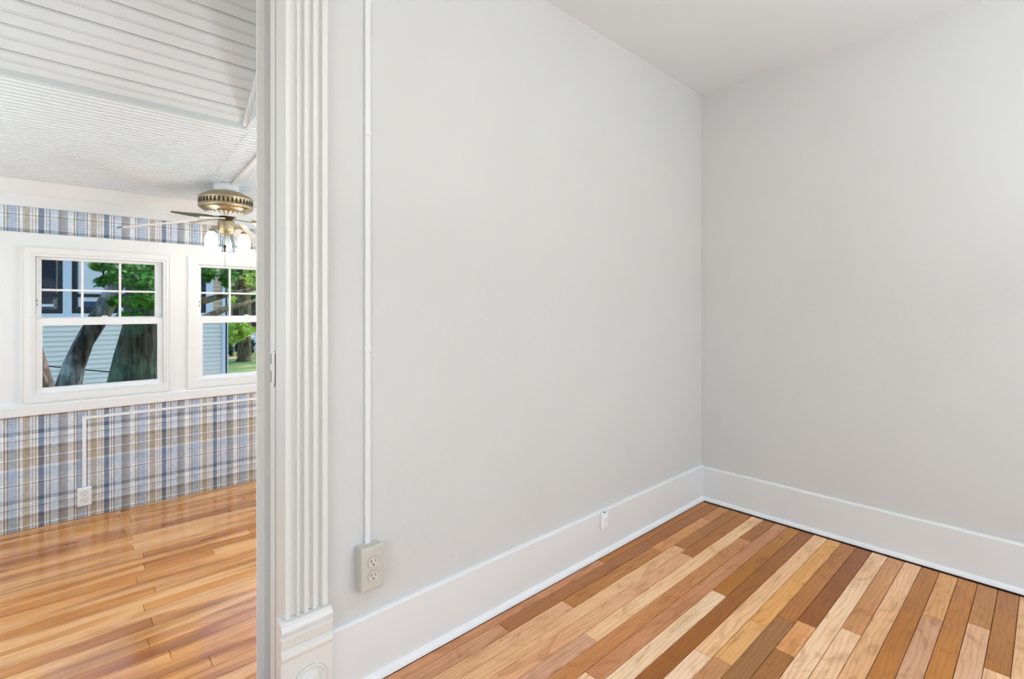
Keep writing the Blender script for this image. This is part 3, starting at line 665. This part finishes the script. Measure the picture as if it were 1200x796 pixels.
for (a0, a), (b, b0) in zip(pp, pp[1:]):
    f = MB(); z0, z1 = zs0 + .055, zs0 + 1.55
    f.box((a, .0, z0), (a + .07, .06, z1)).box((b - .07, .0, z0), (b, .06, z1)).box((a + .07, .0, z0), (b - .07, .06, z0 + .08)).box((a + .07, .0, z1 - .1), (b - .07, .06, z1)).box((a + .07, .005, z0 + .30), (b - .07, .05, z0 + .36))
    wf = nb(f, 'window', 'ext_dark')
    MB().box((a + .09, .035, z0 + .09), (b - .09, .05, z1 - .09)).obj('pane', 'dark_glass', parent=wf)
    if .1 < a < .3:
        MB().box((a + .09, .020, z0 + .12), (b - .06, .036, z1 - .28)).obj('house_reflection', 'house_reflection', parent=wf)  # pale panel imitating this house mirrored in the pane
        MB().box((a + .16, .0, z0 + .10), (a + .40, .03, z0 + .22)).obj('car_reflection', 'car_reflection', parent=wf, bevel=.03)  # blue block imitating a car mirrored in the pane
    else: MB().box((a + .09, .010, z0 + .12), (b - .12, .034, z0 + .17)).obj('ledge', 'ext_trim', parent=wf)
rf = MB().extrude([(-.35, 4.2), (3.0, 6.2), (6.4, 4.2)], 0, NX0 - .2, NX1 + .25); nb(rf, 'roof', 'roof')

# trees
def leaf_mesh(name, clumps, size, mat, rseed, n_per):
    rn = random.Random(rseed); v = []; f = []
    lf = [(0, -.5), (.16, -.30), (.46, -.34), (.34, -.05), (.50, .16), (.24, .16), (.12, .30), (0, .56), (-.12, .30), (-.24, .16), (-.50, .16), (-.34, -.05), (-.46, -.34), (-.16, -.30)]
    for (cx, cy, cz, rx, ry, rz) in clumps:
        for _ in range(n_per):
            while True:
                p = Vector((rn.uniform(-1, 1), rn.uniform(-1, 1), rn.uniform(-1, 1)))
                if p.length < 1: break
            c = Vector((cx + p.x * rx, cy + p.y * ry, cz + p.z * rz)); s_ = size * rn.uniform(.6, 1.25)
            nrm = Vector((rn.uniform(-.6, .6), rn.uniform(-1, .2), rn.uniform(.1, 1))).normalized()
            ax = nrm.cross(Vector((rn.uniform(-1, 1), rn.uniform(-1, 1), 0)).normalized()).normalized(); ay = nrm.cross(ax); k = len(v)
            for a, b in lf: v.append(tuple(c + ax * a * s_ + ay * b * s_ + nrm * (abs(a) * -.25 * s_)))
            v.append(tuple(c)); 
            for i in range(len(lf)): f.append((k + i, k + (i + 1) % len(lf), k + len(lf)))
    me = bpy.data.meshes.new(name); me.from_pydata(v, [], f); me.materials.append(M[mat]); me.update(); return me
def tree(loc, label, trunk, branches, barkm, clumps, size, leafmat, n_per, seed, cat='tree', name='tree'):
    o = empty(name, loc, label, cat)
    MB().tube(trunk[0], trunk[1], 16, wob=.12, seed=seed).obj('trunk', barkm, parent=o)
    for b in branches: MB().tube(b[0], b[1], 8, wob=.1, seed=seed).obj('branch', 'bark_far' if barkm == 'bark_green' else barkm, parent=o)
    if clumps: tag(link('foliage', leaf_mesh('foliage', clumps, size, leafmat, seed, n_per), o), kind='stuff')
    return o
def P(x, y, v):      # helper for laying trunks out: point seen at (x, y) at the distance v
    dx = x - 600; a, b, c = 393.2 + .7362 * dx, 427.8 - .6767 * dx, 362 - y; t = v / b; return Vector((a * t, v, 1.07 + c * t))
def rel(o, pts): return [tuple(Vector(p) - Vector(o)) for p in pts]
def T(pts, radii, v, off=None):
    return [P(x, y, v + (off[i] if off else 0)) for i, (x, y) in enumerate(pts)], radii
tv = 7.0
c0 = P(70, 530, tv); c0.z = GZ
tp, tr_ = T([(62, 590), (72, 500), (79, 455), (86, 430), (98, 402), (112, 380), (124, 358), (138, 330), (152, 300), (160, 250)], [.16, .12, .108, .094, .086, .088, .084, .075, .06, .04], tv)
tree(tuple(c0), 'grey leaning tree trunk rising across the left window', (rel(c0, tp), tr_), [(rel(c0, [P(128, 352, tv), P(126, 338, tv + .1), P(122, 325, tv + .3), P(118, 300, tv + .4)]), [.03, .02, .015, .010])], 'bark',
     [tuple(Vector(P(x, y, tv + q)) - c0) + (r_, .35, r2) for x, y, q, r_, r2 in ((150, 318, -.1, .20, .10), (168, 330, .1, .18, .15), (128, 330, .2, .13, .06), (140, 352, 0, .12, .06), (166, 352, 0, .14, .10), (120, 312, .3, .12, .04), (150, 260, 0, .9, .35), (60, 240, .2, .9, .4))], .085, 'leaf', 130, 3)
tv2 = 6.4
c1 = P(150, 620, tv2); c1.z = GZ
tp, tr_ = T([(150, 640), (153, 520), (158, 455), (162, 420), (168, 385), (172, 350), (176, 310), (178, 240)], [.34, .28, .245, .215, .185, .18, .17, .16], tv2)
tree(tuple(c1), 'massive mossy tree trunk filling the right of the left window', (rel(c1, tp), tr_),
     [(rel(c1, [P(172, 350, tv2), P(205, 352, tv2 + .1), P(240, 352.5, tv2 + .2), P(268, 345, tv2 + .3), P(300, 338, tv2 + .4)]), [.09, .06, .040, .030, .02]),
      (rel(c1, [P(175, 400, tv2), P(215, 385, tv2 + .1), P(250, 368, tv2 + .2), P(270, 360, tv2 + .3), P(300, 352, tv2 + .5)]), [.08, .05, .038, .032, .02])], 'bark_green',
     [tuple(Vector(P(x, y, tv2 + q)) - c1) + (r_, .3, r2) for x, y, q, r_, r2 in ((165, 322, -.5, .22, .13), (172, 350, -.5, .16, .10), (152, 372, -.3, .10, .05), (243, 318, .2, .09, .10), (267, 322, .3, .07, .16), (200, 250, 0, 1.0, .4))], .08, 'leaf', 130, 9)
c2 = P(58, 560, 5.6); c2.z = GZ
tp, tr_ = T([(78, 540), (66, 490), (57, 458), (50, 432), (43, 405), (34, 370), (22, 330)], [.06, .055, .048, .04, .032, .025, .015], 5.6)
tree(tuple(c2), 'thin reddish bare trunk at the lower left corner of the left window', (rel(c2, tp), tr_), [(rel(c2, [P(57, 458, 5.6), P(47, 436, 5.5), P(38, 420, 5.5)]), [.03, .02, .012])], 'bark_red', [], .1, 'leaf', 0, 4)
wr = MB().tube([P(-40, 420, 8), P(48, 428, 8), (P(74, 431, 8)), P(98, 433.5, 8), P(130, 436, 8), P(190, 434, 8)], .009, 6).obj('cable', 'ext_dark')
tag(wr, 'thin dark cable sagging across the clapboard house', 'cable')
# far garden seen through the second window
c3 = P(286, 424, 20.5); c3.z = GZ
tp, tr_ = T([(285, 428), (286, 420), (287, 400), (288, 380), (285, 340), (281, 310), (280, 250)], [.30, .24, .20, .19, .24, .24, .2], 20.5)
tree(tuple(c3), 'tree on the lawn with bright yellow-green leaves seen through the right window', (rel(c3, tp), tr_), [(rel(c3, [P(287, 395, 20.5), P(277, 380, 20), P(268, 370, 19.5)]), [.1, .07, .04])], 'bark_far',
     [tuple(Vector(P(x, y, 19.6 + q)) - c3) + (r_, .6, r2) for x, y, q, r_, r2 in ((272, 384, 0, .30, .26), (280, 380, 0, .3, .2), (289, 388, -.2, .22, .18), (271, 396, 0, .2, .22), (281, 392, 0, .2, .2), (296, 326, 0, .38, .6), (300, 312, 0, .5, .5), (268, 352, 0, .15, .2), (262, 345, 0, .3, .9))], .22, 'leaf_bright', 60, 6)
c4 = P(300, 420, 27); c4.z = GZ
tree(tuple(c4), 'dark leafy tree farther back in the garden', ([(0, 0, 0), (.1, 0, 3), (.2, 0, 6)], [.3, .25, .2]), [], 'bark_far',
     [(-1.2, 0, 3.6, 2.4, 1.2, 1.6), (1.6, 0, 4.2, 2.4, 1.2, 1.8), (-2.5, 0, 5.5, 3, 1.5, 1.6)], .4, 'leaf', 420, 12)
for k, (x, y, s_) in enumerate(((270, 418, .5), (279.5, 416, .62), (295, 418, .6))):
    c = P(x, 424, 23); c.z = GZ
    o = empty('shrub', tuple(c), ['low dark shrub left of the far tree against the white fence', 'tall dark shrub behind the far tree trunk', 'dark shrub right of the far tree'][k], 'shrub')
    tag(link('foliage', leaf_mesh('foliage', [(0, 0, s_ * .6, .12, .2, s_ * .6)], .13, 'leaf_dark', 30 + k, 110), o), kind='stuff')
fn = empty('garden_fence', tuple(Vector((P(262, 420, 25).x, 25, GZ))), 'white board fence behind the lawn', 'fence')
fm = MB().box((-.14, -.02, 0), (.14, .02, 1.05)).mesh('board', 'fence')
for k in range(26): link('board', fm, fn, (k * .29 - 2.2, 0, 0 + .03 * math.sin(k * 5)))
MB().box((-2.4, .02, .3), (5.3, .07, .4)).obj('rail', 'fence', parent=fn)
p0 = P(297, 430, 24)
ph = empty('garden_house', (p0.x + 2.4, 29.6, GZ), 'pinkish house at the back of the garden', 'house')
MB().box((-2.6, 0, 0), (4, 5, 3.4)).obj('wall', 'pink', parent=ph)
for k in range(16): MB().box((-2.62, -.03, .08 + k * .2), (4, .0, .25 + k * .2)).obj('clapboard', 'pink', parent=ph)
MB().extrude([(-.3, 3.4), (2.5, 5.0), (5.3, 3.4)], 0, -2.8, 4.2).obj('roof', 'roof', parent=ph)
MB().box((-1.9, -.06, 1.4), (-1.2, -.02, 2.4)).obj('window', 'ext_dark', parent=ph)
